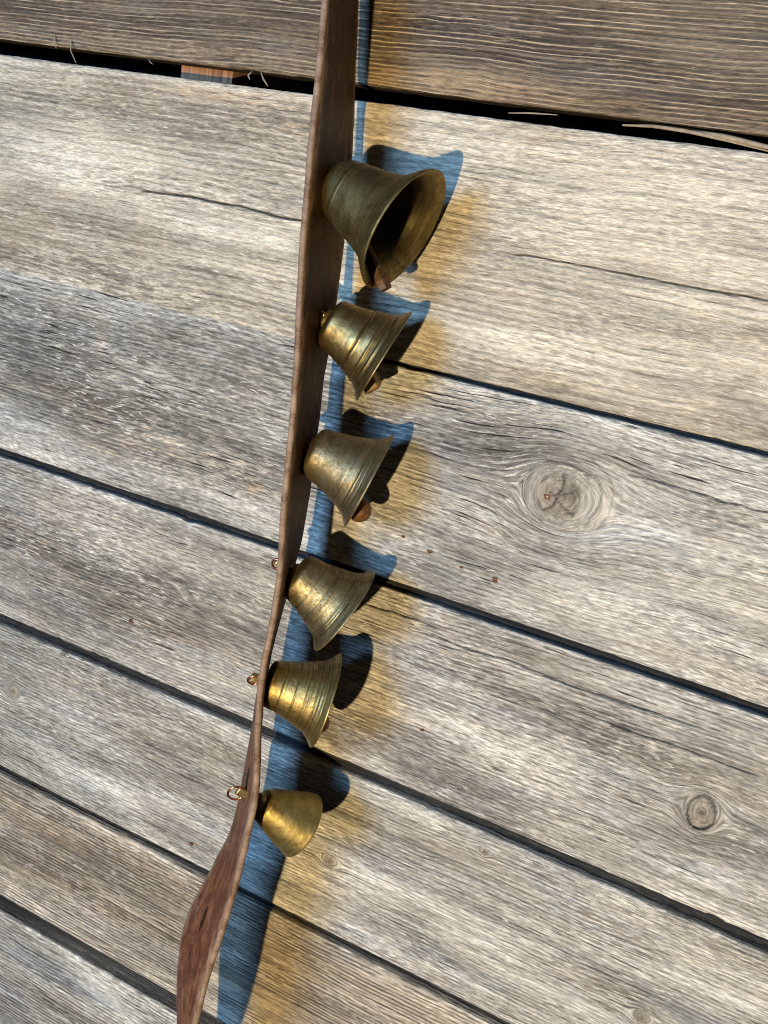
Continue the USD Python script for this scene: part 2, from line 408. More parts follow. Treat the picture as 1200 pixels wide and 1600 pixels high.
# stains, and broad pale patches that paint brighter light at the right: X, Y, half length along x, half width along y, (warm, dark, pale)
STAINS_AND_LIGHT = {
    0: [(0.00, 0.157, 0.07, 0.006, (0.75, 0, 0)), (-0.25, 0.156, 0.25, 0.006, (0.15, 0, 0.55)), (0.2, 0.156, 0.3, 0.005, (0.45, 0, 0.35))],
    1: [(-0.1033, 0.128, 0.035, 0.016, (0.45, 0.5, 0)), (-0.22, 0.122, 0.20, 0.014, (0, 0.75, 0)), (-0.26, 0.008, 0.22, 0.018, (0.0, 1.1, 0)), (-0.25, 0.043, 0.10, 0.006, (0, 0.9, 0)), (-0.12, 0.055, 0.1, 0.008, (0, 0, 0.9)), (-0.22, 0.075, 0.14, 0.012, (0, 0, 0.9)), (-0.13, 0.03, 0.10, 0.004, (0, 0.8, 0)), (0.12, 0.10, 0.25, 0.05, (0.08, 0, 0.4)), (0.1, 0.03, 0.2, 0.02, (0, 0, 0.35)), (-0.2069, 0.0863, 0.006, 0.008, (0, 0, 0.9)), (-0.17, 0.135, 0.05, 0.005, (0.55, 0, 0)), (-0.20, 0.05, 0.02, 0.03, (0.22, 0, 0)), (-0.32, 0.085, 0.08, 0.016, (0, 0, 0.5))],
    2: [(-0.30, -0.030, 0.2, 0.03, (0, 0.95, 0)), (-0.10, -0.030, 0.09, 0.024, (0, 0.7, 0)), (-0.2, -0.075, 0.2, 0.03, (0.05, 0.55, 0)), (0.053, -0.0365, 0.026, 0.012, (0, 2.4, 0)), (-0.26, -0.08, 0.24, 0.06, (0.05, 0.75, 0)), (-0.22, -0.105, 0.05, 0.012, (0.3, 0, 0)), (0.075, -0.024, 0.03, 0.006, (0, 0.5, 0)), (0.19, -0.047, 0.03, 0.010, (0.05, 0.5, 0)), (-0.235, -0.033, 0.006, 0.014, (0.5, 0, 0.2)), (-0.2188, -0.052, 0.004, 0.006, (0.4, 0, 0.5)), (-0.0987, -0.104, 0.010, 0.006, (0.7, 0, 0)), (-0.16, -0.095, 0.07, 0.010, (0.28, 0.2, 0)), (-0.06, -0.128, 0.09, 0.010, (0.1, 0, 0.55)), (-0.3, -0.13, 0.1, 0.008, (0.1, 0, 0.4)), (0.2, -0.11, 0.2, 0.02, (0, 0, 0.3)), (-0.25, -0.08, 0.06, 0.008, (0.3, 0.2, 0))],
    3: [(0.16, -0.185, 0.07, 0.018, (0, 1.0, 0)), (0.03, -0.255, 0.12, 0.016, (0, 0.5, 0)), (0.235, -0.235, 0.03, 0.007, (0, 0.55, 0)), (0.195, -0.222, 0.012, 0.008, (0.35, 0, 0.2)), (-0.22, -0.2, 0.24, 0.05, (0.12, 0.9, 0)), (-0.18, -0.235, 0.06, 0.012, (0.3, 0, 0)), (0.05, -0.21, 0.12, 0.02, (0, 0, 0.5)), (0.25, -0.25, 0.25, 0.03, (0, 0, 0.45)), (0.0, -0.146, 0.3, 0.004, (0.15, 0, 0.4)), (-0.1, -0.272, 0.25, 0.005, (0.15, 0, 0.45))],  # the long pale patch at right paints light falloff into the board
    4: [(-0.27, -0.352, 0.11, 0.007, (0, 0, 1.3)), (-0.17, -0.368, 0.10, 0.008, (0, 0, 1.2)), (-0.14, -0.325, 0.16, 0.022, (0.15, 0.7, 0)), (-0.26, -0.30, 0.16, 0.015, (0.1, 0.6, 0)), (-0.1746, -0.3999, 0.014, 0.011, (0.12, 0, 1.0)), (-0.2, -0.362, 0.16, 0.004, (0.45, 0.15, 0)), (-0.28, -0.385, 0.12, 0.010, (0, 0, 1.0)), (0.012, -0.36, 0.018, 0.010, (0, 0, 0.8)), (0.12, -0.37, 0.25, 0.04, (0, 0, 0.5)), (0.15, -0.335, 0.15, 0.012, (0, 0.6, 0)), (0.1, -0.296, 0.2, 0.008, (0.12, 0, 0.45))],  # its widest pale patch is painted light, the rest are stains
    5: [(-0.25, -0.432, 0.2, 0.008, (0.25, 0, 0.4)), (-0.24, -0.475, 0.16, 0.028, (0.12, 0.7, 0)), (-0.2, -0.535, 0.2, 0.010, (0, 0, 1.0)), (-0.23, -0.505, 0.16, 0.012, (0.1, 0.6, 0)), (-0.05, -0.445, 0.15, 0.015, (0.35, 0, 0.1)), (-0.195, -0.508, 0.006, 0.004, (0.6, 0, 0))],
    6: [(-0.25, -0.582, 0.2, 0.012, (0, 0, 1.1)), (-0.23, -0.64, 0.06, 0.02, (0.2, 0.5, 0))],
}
# long cracks that follow the grain: X from, X to, Y, half width
CRACKS = {1: [(-0.225, -0.070, 0.0722, 0.00055), (0.035, 0.30, 0.0745, 0.00045)],
          2: [(0.13, 0.24, -0.030, 0.0002), (0.00, 0.05, -0.0195, 0.00025)],
          3: [(0.03, 0.22, -0.163, 0.0004), (-0.02, 0.06, -0.158, 0.0005), (0.13, 0.26, -0.178, 0.0004)]}

wall = thing('plank_wall', 'weathered grey barn wall of horizontal planks with dark gaps', 'wall')
STEP = 0.00125


def plank(k, top, bottom, mat):
    xs = np.r_[np.arange(X0, -0.42, 0.004), np.arange(-0.42, 0.36, STEP), np.arange(0.36, X1 + 0.004, 0.004)]
    h = top - bottom
    ny = int(round((h - 0.006) / STEP))
    yy = np.linspace(bottom + 0.003, top - 0.003, ny)
    for (_, _, yc, _) in CRACKS.get(k, []):                           # finer rows where a crack runs
        yy = np.r_[yy[np.abs(yy - yc) > 0.0042], np.arange(yc - 0.004, yc + 0.004, 0.0004)]
    yy = np.sort(yy)
    ny = len(yy)
    # profile from the bottom edge, over the face, to the top edge; below the first joint the boards are rebated:
    # a dark tongue runs up from the top edge under the lip of the board above
    lower = [-0.018, -0.012, -0.008, -0.005, -0.0028] if k == 0 else [-0.0078, -0.0060, -0.0040, -0.0026, -0.0017]
    cy = np.r_[[bottom + 0.0002] * 5, bottom + 0.0004, bottom + 0.0009, bottom + 0.0018, yy, top - 0.0018, top - 0.0009, top - 0.0004]
    cz = np.r_[lower, -0.0012, -0.0005, -0.0002, np.zeros(ny), -0.0002, -0.0005, -0.0012]
    if k < 2:
        cy = np.r_[cy, [top - 0.0002] * 5]
        cz = np.r_[cz, -0.0028, -0.005, -0.008, -0.012, -0.018]
    else:
        gap = BOARDS[k - 1][1] - top
        ty = np.linspace(0.0, gap + 0.0025, max(6, int(gap / 0.0006)))
        deep = 0.0045 if k == 6 else 0.0080
        cy = np.r_[cy, top - 0.0002, top - 0.0001, top + ty]
        cz = np.r_[cz, -0.0022, -deep * 0.8, np.full(len(ty), -deep)]
    x, y = np.meshgrid(xs, cy, indexing='ij')
    z = np.broadcast_to(cz, x.shape).copy()
    face = (z > -0.0016) & (y < top) & (y > bottom)
    tongue = y > top
    tight = smoothstep(-0.050, -0.095, xs)[:, None]                   # to the left the second joint is closed
    if k == 1:
        z = np.where(y < bottom + 0.002, z * (1 - 0.9 * tight), z)
        y -= np.clip(1 - (y - bottom) / 0.006, 0, 1) * 0.0015 * tight
    if k == 2:
        z = np.where((y > top - 0.002) & ~tongue, z * (1 - 0.9 * tight), z)
        y += np.where(tongue, 0, np.clip(1 - (top - y) / 0.006, 0, 1)) * 0.0018 * tight
    # ragged edges
    for at, sgn, s in ((bottom, 1, 11), (top, -1, 12)):
        wob = (noise2(xs * 14, xs * 0 + k * 3.1, s, 4) - 0.5) * 0.0016 + (noise2(xs * 160, xs * 0 + k * 1.7, s + 5, 2) - 0.5) * 0.0008
        chips = smoothstep(0.66, 0.78, noise2(xs * 60, xs * 0 + k * 5.3, s + 9, 2)) * 0.0010
        if k in (0,) :
            wob = wob * 0.5 + xs * 0.0034 * (sgn < 0) - xs * 0.0034 * (sgn > 0)
            chips *= 0.4
        near = np.where(tongue, 0, np.clip(1 - np.abs(y - at) / 0.006, 0, 1))
        y += near * ((np.maximum(wob, -0.0006) if k else wob) + chips * (1 - tight[:, 0] * ((k == 1 and sgn > 0) or (k == 2 and sgn < 0))))[:, None] * sgn
    # bent grain
    w = y + (noise2(x * 4.0, y * 7 + k, 21, 3) - 0.5) * 0.018 + (noise2(x * 22, y * 60 + k, 22, 3) - 0.5) * 0.0030 + (noise2(x * 75, y * 170 + k, 23, 2) - 0.5) * 0.0011 * smoothstep(0.4, 0.6, noise2(x * 7, y * 22 + k, 24, 2))
    kmask = np.zeros_like(x)
    kring = np.zeros_like(x)
    dirt = np.zeros_like(x)
    bulge = np.zeros_like(x)
    dcrack = np.zeros_like(x)
    collar = np.zeros_like(x)
    for (kx, ky, rx, ry, reach) in KNOTS.get(k, []):
        big = rx > 0.012
        grow = 1.22 if big else 1.15
        ux = (x - kx) / rx + (noise2(x * 120, y * 120, 31, 2) - 0.5) * 0.22
        uy = (y - ky) / ry + (noise2(x * 120, y * 120, 32, 2) - 0.5) * 0.22
        r2 = ((x - kx - (0.15 * rx if big else 0)) / rx / 1.3 / grow) ** 2 + ((y - ky) / ry / grow) ** 2
        r = np.sqrt(r2)
        w += -(y - ky) / np.maximum(r2, 1.0) * np.exp(-np.maximum(r - 1, 0) / (reach if big else 0.9)) * (0.97 if big else 0.8)
        w += np.where(r < 1, (1 - r) * ry * grow * 1.1, 0)
        rr = np.sqrt(ux ** 2 + uy ** 2)
        ang = np.arctan2(uy, ux)
        kmask = np.maximum(kmask, smoothstep(1.06, 0.96, rr) * 0.88)
        kring = np.where(rr < 3.0, rr, kring)
        if big:
            ex_ = np.hypot((ux - 0.45) / 1.75, uy / 1.35)
            collar = np.maximum(collar, smoothstep(1.15, 0.75, ex_) * (0.45 + 0.7 * noise2(rr * 5, ang * 0.6, 34, 2)))
            for a0, ln in ((0.75, 0.95), (1.35, 1.1), (-0.85, 1.1), (-2.0, 1.05), (3.05, 0.5)):
                d = np.abs(np.angle(np.exp(1j * (ang - a0 - 0.22 * np.sin(rr * 4 + a0 * 3))))) * rr
                dirt = np.maximum(dirt, smoothstep(0.075, 0.03, d) * smoothstep(ln, ln - 0.25, rr) * smoothstep(0.02, 0.08, rr) * 0.72)
            dirt = np.maximum(dirt, smoothstep(0.35, 0.1, np.hypot(ux - 0.5, uy - 0.25) - 0.1) * 0.35)
            for r0, a1, a2, am in ((1.0, -3.1, 3.1, 0.28), (1.55, -0.5, 0.75, 0.55), (1.95, -0.35, 1.0, 0.35), (1.42, 0.9, 2.0, 0.6)):
                bd = smoothstep(0.07, 0.02, np.abs(rr - r0 - 0.08 * np.sin(3 * ang))) * smoothstep(0.2, 0.0, np.abs(ang - (a1 + a2) / 2) - (a2 - a1) / 2)
                dirt = np.maximum(dirt, bd * am)
        else:
            ringw = smoothstep(0.17, 0.07, np.abs(rr - 1.0)) * (0.6 + 0.4 * smoothstep(0.2, 0.7, noise2(ang * 0.8, ang * 0 + kx * 90, 33, 2)))
            dirt = np.maximum(dirt, ringw * (0.97 if rx > 0.007 else 0.30))
            dirt = np.maximum(dirt, smoothstep(0.5, 0.1, rr) * (0.25 if rx > 0.004 else 0.9))
            collar = np.maximum(collar, smoothstep(2.3, 1.2, rr) * 0.45)
        kmask = np.maximum(kmask, collar * 0.62) if big else kmask
        bulge += np.exp(-rr ** 2 / 2.5) * 0.0007 - smoothstep(0.16, 0.04, np.abs(rr - 1)) * 0.0004
    stain_and_light = np.zeros(x.shape + (3,))
    for (sx, sy, lx, ly, amt) in STAINS_AND_LIGHT.get(k, []):
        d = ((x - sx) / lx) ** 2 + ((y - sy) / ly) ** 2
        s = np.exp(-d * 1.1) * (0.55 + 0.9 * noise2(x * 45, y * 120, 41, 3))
        stain_and_light += np.clip(s, 0, 1)[..., None] * np.array(amt)
    rim = np.minimum(np.abs(y - bottom), np.abs(top - y))
    if k > 0:
        # boards bleach first along their edges
        stain_and_light[..., 2] += np.exp(-(rim / 0.007) ** 2) * (0.25 + 0.9 * noise2(x * 16, y * 60 + k, 44, 3)) * (0.75 if k != 1 else 0.3)
    stain_and_light[..., 2] += collar * 0.38
    stain_and_light[..., 0] += collar * 0.30
    stain_and_light = np.clip(stain_and_light, 0, 0.92)
    for (xa, xb, yc, hw) in CRACKS.get(k, []):
        path = yc + (noise2(xs * 30, xs * 0 + yc * 50, 51, 3) - 0.5) * 0.006 + (noise2(xs * 140, xs * 0 + yc * 50, 52, 2) - 0.5) * 0.0012
        taper = smoothstep(xa, xa + 0.02, xs) * smoothstep(xb, xb - 0.02, xs)
        wid = (hw * taper * (0.5 + noise2(xs * 90, xs * 0 + yc * 9, 53, 2)))[:, None] + 1e-6
        d = np.abs(y - path[:, None])
        c = smoothstep(wid + 0.0003, wid * 0.5, d) * taper[:, None]
        dirt = np.maximum(dirt, c * 0.9)
        dcrack = np.maximum(dcrack, c)
    up = y - top                                                      # fine worn ridges on the tongue
    grv = np.abs(((up / 0.0021 + 0.6 * noise2(x * 6, y * 30 + k, 61, 2)) % 1.0) - 0.5) * 2
    z += np.where(tongue, (0.0010 if k > 2 else 0.0) * (grv - 0.5) + (noise2(x * 40, y * 300, 63, 2) - 0.5) * 0.0006, 0)
    tdirt = np.clip(0.995 - ((0.13 if k < 5 else 0.34) * smoothstep(0.55, 0.9, grv) * noise2(x * 14, y * 200 + k, 64, 3) + 0.01) * (k > 2), 0, 1)
    dirt = np.where(tongue, tdirt, dirt)
    # relief of the face
    relief = (noise2(x * 7, w * 60 + k * 9, 71, 3) - 0.5) * 0.0011 + (noise2(x * 9, w * 330 + k * 5, 72, 2) - 0.5) * 0.00065 + (noise2(x * 60, w * 420, 73, 2) - 0.5) * 0.00035
    z += np.where(face, relief + bulge - dcrack * 0.0018, 0) * smoothstep(0, 0.003, np.minimum(y - bottom, top - y))
    # grime in the joints
    dirt = np.where(tongue, dirt, np.maximum(dirt, smoothstep(-0.0016, -0.0036, z) * 0.9))
    if k in (1, 2):                                                   # hardly any grime where the joint is closed
        dirt *= 1 - 0.75 * tight * np.clip(1 - np.abs(y - (bottom if k == 1 else top)) / 0.004, 0, 1)
    grain = np.stack([x + k * 3.17, w + k * 1.73, np.full_like(x, k * 2.9)], -1)
    # the side faces carry their own grain
    grain[..., 1] += np.where(face, 0, z)
    v = to_world(np.stack([x, y, z], -1).reshape(-1, 3))
    f = grid_faces(len(xs), len(cy))
    part(wall, 'plank', (v, f), mat, smooth=True, primvars={'grain': grain.reshape(-1, 3), 'knot': np.stack([kmask, kring, dirt], -1).reshape(-1, 3), 'stain_and_light': stain_and_light.reshape(-1, 3)})


for k, (top, bottom) in enumerate(BOARDS):
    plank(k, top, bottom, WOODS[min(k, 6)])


def box(x0, x1, y0, y1, z0, z1):
    m = trimesh.creation.box((x1 - x0, y1 - y0, z1 - z0))
    m.apply_translation(((x0 + x1) / 2, (y0 + y1) / 2, (z0 + z1) / 2))
    return m


def in_world(m):
    """A mesh built in the wall's frame, turned into the world's."""
    return trimesh.Trimesh(to_world(m.vertices), m.faces, process=False)


part(wall, 'stud', in_world(box(-0.2013, -0.1615, -0.97, 0.33, -0.110, -0.0195)), M_STUD, smooth=False, label='reddish timber stud seen through the upper gap')
part(wall, 'added_dark_panel', in_world(box(X0 + 0.01, X1 - 0.01, -0.97, 0.33, -0.15, -0.135)), M_DARK_PANEL, smooth=False)  # dark sheet added in place of the unlit room behind the planks

# splinters that stand off the edges of the upper gap
for pts, r0 in (
    ([(0.0930, 0.1470, 0.001), (0.112, 0.1484, 0.004), (0.1295, 0.1478, 0.005), (0.150, 0.1458, 0.004), (0.172, 0.1432, 0.002)], 0.0010),
    ([(0.1290, 0.1482, 0.002), (0.146, 0.1476, 0.005), (0.165, 0.1452, 0.006), (0.185, 0.1440, 0.003)], 0.0013),
    ([(0.030, 0.1462, -0.002), (0.045, 0.1474, 0.002), (0.062, 0.1480, 0.003)], 0.0005),
    ([(-0.1270, 0.1515, 0.001), (-0.1235, 0.1475, 0.003), (-0.1185, 0.1435, 0.004)], 0.0006),
    ([(-0.1330, 0.1512, 0.001), (-0.1350, 0.1485, 0.003), (-0.1325, 0.1460, 0.003)], 0.0005),
    ([(-0.276, 0.158, 0.001), (-0.2735, 0.150, 0.004), (-0.269, 0.1425, 0.002)], 0.00045),
    ([(-0.290, 0.159, 0.001), (-0.2885, 0.1545, 0.003), (-0.287, 0.1500, 0.002)], 0.0004),
    ([(-0.212, 0.1512, 0.0), (-0.2085, 0.1490, 0.003), (-0.206, 0.1480, 0.003)], 0.0004),
    ([(0.170, 0.1475, -0.001), (0.180, 0.1483, 0.002), (0.195, 0.1487, 0.003)], 0.0007),
):
    p = np.array(pts)
    t = np.linspace(0, 1, 14)
    ts = np.linspace(0, 1, len(p))
    q = np.stack([np.interp(t, ts, np.convolve(np.pad(p[:, c], 1, 'edge'), [0.1, 0.8, 0.1], 'valid')) for c in range(3)], 1)
    part(wall, 'splinter', in_world(tube(q, r0 * (0.35 + 0.65 * np.sin(np.pi * np.clip(t * 0.9 + 0.08, 0, 1))), 6)), M_STRAW, smooth=60)

# rust spots and small holes in the boards
for (sx, sy, r) in ((0.0339, -0.1090, 0.0012), (0.0781, -0.1137, 0.0013), (0.0144, -0.1047, 0.0009), (0.0560, -0.1125, 0.0008), (0.0985, -0.0545, 0.0017), (-0.1148, -0.4004, 0.0012), (0.0512, -0.2296, 0.0010), (-0.19, -0.2353, 0.0014)):
    t = np.linspace(0, 2 * np.pi, 14, endpoint=False)
    rr = r * (0.55 + 0.9 * rng.random(14))
    ring = np.stack([sx + rr * np.cos(t) * 1.2, sy + rr * np.sin(t), np.full(14, 0.0009)], 1)
    inner = np.stack([sx + rr * 0.5 * np.cos(t) * 1.2, sy + rr * 0.5 * np.sin(t), np.full(14, 0.0009)], 1)
    v = np.vstack([ring - [0, 0, 0.0025], ring, inner, [[sx, sy, -0.0016]]])
    f = []
    for a in (0, 14):
        for i in range(14):
            j = (i + 1) % 14
            f += [[a + i, a + j, a + 14 + j], [a + i, a + 14 + j, a + 14 + i]]
    f += [[28 + i, 28 + (i + 1) % 14, 42] for i in range(14)]
    part(wall, 'rust_spot', (to_world(v), np.array(f)), M_RUST, smooth=False)

# ---------------------------------------------------------------- the leather strap
# every 20 mm down from Y = 0.21: X and Z of its outer edge, X and Z of its edge by the wall
STRAP_Y = np.linspace(0.21, -0.51, 37)
STRAP = np.array([[-0.0522, 0.065, -0.0661, 0.0114], [-0.0507, 0.066, -0.0631, 0.0122], [-0.0493, 0.067, -0.0602, 0.0129], [-0.0478, 0.0679, -0.0573, 0.0136], [-0.0464, 0.069, -0.0545, 0.0144], [-0.0451, 0.0701, -0.0521, 0.0153], [-0.0438, 0.0713, -0.0502, 0.0163], [-0.0423, 0.0724, -0.0487, 0.0173], [-0.0403, 0.0732, -0.0476, 0.0181], [-0.038, 0.0737, -0.047, 0.0189], [-0.0358, 0.0741, -0.047, 0.0198], [-0.0341, 0.0745, -0.0471, 0.0205], [-0.0327, 0.0751, -0.0468, 0.0211], [-0.0315, 0.0757, -0.0461, 0.0216], [-0.0304, 0.0763, -0.0453, 0.0222], [-0.0289, 0.0768, -0.0449, 0.0231], [-0.0272, 0.0773, -0.0451, 0.0243], [-0.026, 0.0781, -0.046, 0.0261], [-0.0258, 0.0795, -0.0476, 0.0284], [-0.026, 0.0813, -0.0494, 0.0311], [-0.0256, 0.0829, -0.0508, 0.0338], [-0.0239, 0.0842, -0.0514, 0.0365], [-0.0213, 0.0852, -0.0509, 0.0389], [-0.0185, 0.0863, -0.05, 0.0412], [-0.0166, 0.0882, -0.0496, 0.0438], [-0.0166, 0.0907, -0.0493, 0.0465], [-0.0171, 0.0934, -0.0493, 0.0494], [-0.0181, 0.096, -0.051, 0.053], [-0.0198, 0.0987, -0.0559, 0.0576], [-0.022, 0.1013, -0.061, 0.0625], [-0.024, 0.1038, -0.0653, 0.067], [-0.0253, 0.1061, -0.0674, 0.0704], [-0.0262, 0.1081, -0.0673, 0.0718], [-0.0272, 0.1101, -0.066, 0.0716], [-0.029, 0.1124, -0.0643, 0.0707], [-0.0313, 0.1148, -0.0626, 0.0698], [-0.0337, 0.1171, -0.061, 0.0688]])
from scipy.interpolate import CubicSpline
_sp = CubicSpline(-STRAP_Y, STRAP)


def strap_at(y):
    """Outer edge, inner edge of the strap at height y."""
    a = _sp(-np.asarray(y, float))
    return np.stack([a[..., 0], y, a[..., 1]], -1), np.stack([a[..., 2], y, a[..., 3]], -1)


THICK = 0.0046
strap = thing('leather_strap', 'long worn brown leather strap twisting down the planks with six bells', 'strap')
ys = np.linspace(0.26, -0.53, 520)
O, I = strap_at(ys)
mid = (O + I) / 2
wdt = np.linalg.norm(O - I, axis=1)
U = (O - I) / wdt[:, None]
T = np.gradient(mid, axis=0)
T /= np.linalg.norm(T, axis=1, keepdims=True)
N = np.cross(U, T)                                                    # the side the bells hang on
N /= np.linalg.norm(N, axis=1, keepdims=True)
if N[0, 0] < 0:
    N = -N
# rounded rectangle: u across, n through
nu, cr = 22, 0.0011
edge_n = np.array([-1, -0.62, -0.2, 0.2, 0.62, 1])
prof = []
for u in np.linspace(-1, 1, nu):
    prof.append((u, 1.0, 0.0, 0.0))
for e in edge_n[::-1][1:-1]:
    prof.append((1, e, 0.0009 - 0.0006 * abs(e), 1.0))
for u in np.linspace(1, -1, nu):
    prof.append((u, -1.0, 0.0, 0.0))
for e in edge_n[1:-1]:
    prof.append((-1, e, -(0.0009 - 0.0006 * abs(e)), 1.0))
prof = np.array(prof)
nb = len(prof)
s_along = np.r_[0, np.cumsum(np.linalg.norm(np.diff(mid, axis=0), axis=1))]
P = np.empty((len(ys), nb, 3))
side = np.empty((len(ys), nb))
for j, (u, n, out, e) in enumerate(prof):
    half = wdt / 2 + out
    rag = (noise2(s_along * 55, s_along * 0 + u * 9, 81, 3) - 0.5) * 0.0016 * (abs(u) > 0.9) + (noise2(s_along * 320, s_along * 0 + u * 9 + n, 82, 2) - 0.5) * 0.0007 * (abs(u) > 0.9)
    dn = (noise2(s_along * 40, s_along * 0 + u * 1.5, 83, 3) - 0.5) * 0.0012 + (noise2(s_along * 200, s_along * 0 + u * 8 + n, 84, 2) - 0.5) * 0.0004
    th = THICK / 2 - (0.0005 if abs(u) > 0.98 else 0)
    P[:, j] = mid + U * (u * half + np.sign(u) * rag)[:, None] + N * (n * th + dn)[:, None]
    side[:, j] = np.where(n < 0, 1.0, 0.0)
f = grid_faces(len(ys), nb, closed_j=True)
prim_s = np.stack([np.repeat(s_along[:, None], nb, 1), np.repeat(prof[None, :, 0] * 0.0275, len(ys), 0), np.repeat(np.maximum(prof[:, 3], smoothstep(0.975, 1.0, np.abs(prof[:, 0])) * 0.9)[None], len(ys), 0)], -1)
worn = smoothstep(0.72, 0.97, np.abs(prof[:, 0]))[None] * (0.35 + 0.8 * noise2(np.repeat(s_along[:, None], nb, 1) * 35, np.repeat(prof[None, :, 0], len(ys), 0) * 3, 85, 3))
wear = np.stack([side, np.clip(worn, 0, 0.9), np.zeros_like(side)], -1)
sm = trimesh.Trimesh(to_world(P.reshape(-1, 3)), f, process=False)
if sm.volume < 0:
    sm.invert()
part(strap, 'band', sm, M_LEATHER, smooth=True, primvars={'strap': prim_s.reshape(-1, 3), 'wear': wear.reshape(-1, 3)})


def strap_frame(y):
    i = np.argmin(np.abs(ys - y))
    return mid[i], U[i], T[i], N[i]


def slit(y, u_off, length, width, back=True, lean=0.0):
    """A dark slot cut into the strap: a lens whose rim lies on the leather and whose middle is sunk."""
    n = 16
    t = np.linspace(-1, 1, n)
    rows = []
    for s, dep in ((-1, 0.00025), (0, 0.00012), (1, 0.00025)):
        for a in t:
            m_, u_, t_, n_ = strap_frame(y - a * length / 2)
            hw = width / 2 * math.sqrt(max(1 - a * a, 0)) * (0.75 + 0.5 * rng.random())
            sgn = -1 if back else 1
            i = np.argmin(np.abs(ys - (y - a * length / 2)))
            wob = (noise2(np.array([s_along[i] * 40]), np.array([u_off / 0.0275 * 1.5]), 83, 3)[0] - 0.5) * 0.0012
            rows.append(m_ + u_ * (u_off + s * hw + lean * a * length / 2) + n_ * (sgn * (THICK / 2 + dep + 0.0002) + wob))
    v = np.array(rows)
    f = grid_faces(3, n)
    part(strap, 'slot', (to_world(v), np.vstack([f, f[:, ::-1]])), M_SLIT, smooth=False)


slit(-0.376, -0.002, 0.018, 0.0034, lean=0.15)
slit(-0.2745, -0.001, 0.024, 0.0046)

# ---------------------------------------------------------------- the bells
SMALL = [(-0.085, 0.0), (-0.085, 0.24), (-0.07, 0.36), (-0.035, 0.44), (0.0, 0.478), (0.05, 0.494), (0.14, 0.515), (0.26, 0.545), (0.38, 0.588), (0.53, 0.648), (0.665, 0.705), (0.80, 0.768), (0.87, 0.835), (0.925, 0.90), (0.955, 0.945), (0.98, 0.985), (0.995, 1.0), (1.01, 0.995), (1.012, 0.965), (0.99, 0.925), (0.92, 0.83), (0.82, 0.715), (0.65, 0.635), (0.4, 0.52), (0.15, 0.43), (0.03, 0.38), (0.01, 0.25), (0.01, 0.0)]
# mouldings turned into each bell: place along the bell, height, width
RINGS = [
    [(0.205, 0.007, 0.014), (0.83, 0.010, 0.012), (0.90, -0.006, 0.008)],
    [(0.50, -0.016, 0.012), (0.535, 0.008, 0.014), (0.72, 0.012, 0.012), (0.76, -0.010, 0.008), (0.83, 0.012, 0.014), (0.875, -0.010, 0.008), (0.93, 0.008, 0.012)],
    [(0.60, 0.004, 0.02), (0.775, -0.012, 0.008), (0.80, 0.010, 0.010), (0.885, -0.008, 0.007)],
    [(0.28, -0.005, 0.010), (0.50, -0.007, 0.012), (0.56, 0.005, 0.012), (0.80, 0.009, 0.012), (0.86, -0.010, 0.008)],
    [(0.20, -0.010, 0.010), (0.42, -0.012, 0.010), (0.60, -0.008, 0.009), (0.66, 0.008, 0.010), (0.76, -0.010, 0.009), (0.83, 0.008, 0.010), (0.90, -0.007, 0.008)],
    [],
]
LARGE = [(-0.075, 0.0), (-0.075, 0.20), (-0.065, 0.31), (-0.035, 0.385), (0.0, 0.425), (0.05, 0.452), (0.12, 0.478), (0.23, 0.520), (0.35, 0.562), (0.48, 0.605), (0.60, 0.648), (0.70, 0.695), (0.76, 0.738), (0.80, 0.775), (0.84, 0.822), (0.87, 0.865), (0.91, 0.918), (0.95, 0.962), (0.98, 0.99), (0.995, 1.0), (1.008, 0.995), (1.010, 0.975), (0.99, 0.935), (0.955, 0.885), (0.945, 0.868), (0.935, 0.845), (0.915, 0.835), (0.90, 0.815), (0.84, 0.745), (0.74, 0.665), (0.55, 0.58), (0.30, 0.48), (0.10, 0.41), (0.02, 0.34), (0.01, 0.2), (0.01, 0.0)]
CONE = [(-0.06, 0.0), (-0.06, 0.30), (-0.04, 0.42), (0.0, 0.49), (0.06, 0.535), (0.2, 0.61), (0.4, 0.71), (0.6, 0.81), (0.8, 0.905), (0.93, 0.965), (0.985, 0.992), (1.0, 0.990), (1.003, 0.965), (0.97, 0.945), (0.8, 0.862), (0.5, 0.71), (0.2, 0.565), (0.05, 0.49), (0.0, 0.40), (-0.015, 0.2), (-0.015, 0.0)]


def refine_profile(pr, step=0.012):
    out = [pr[0]]
    for a, b in zip(pr[:-1], pr[1:]):
        n = max(1, int(math.hypot(b[0] - a[0], b[1] - a[1]) / step))
        for i in range(1, n + 1):
            out.append((a[0] + (b[0] - a[0]) * i / n, a[1] + (b[1] - a[1]) * i / n))
    return np.array(out)


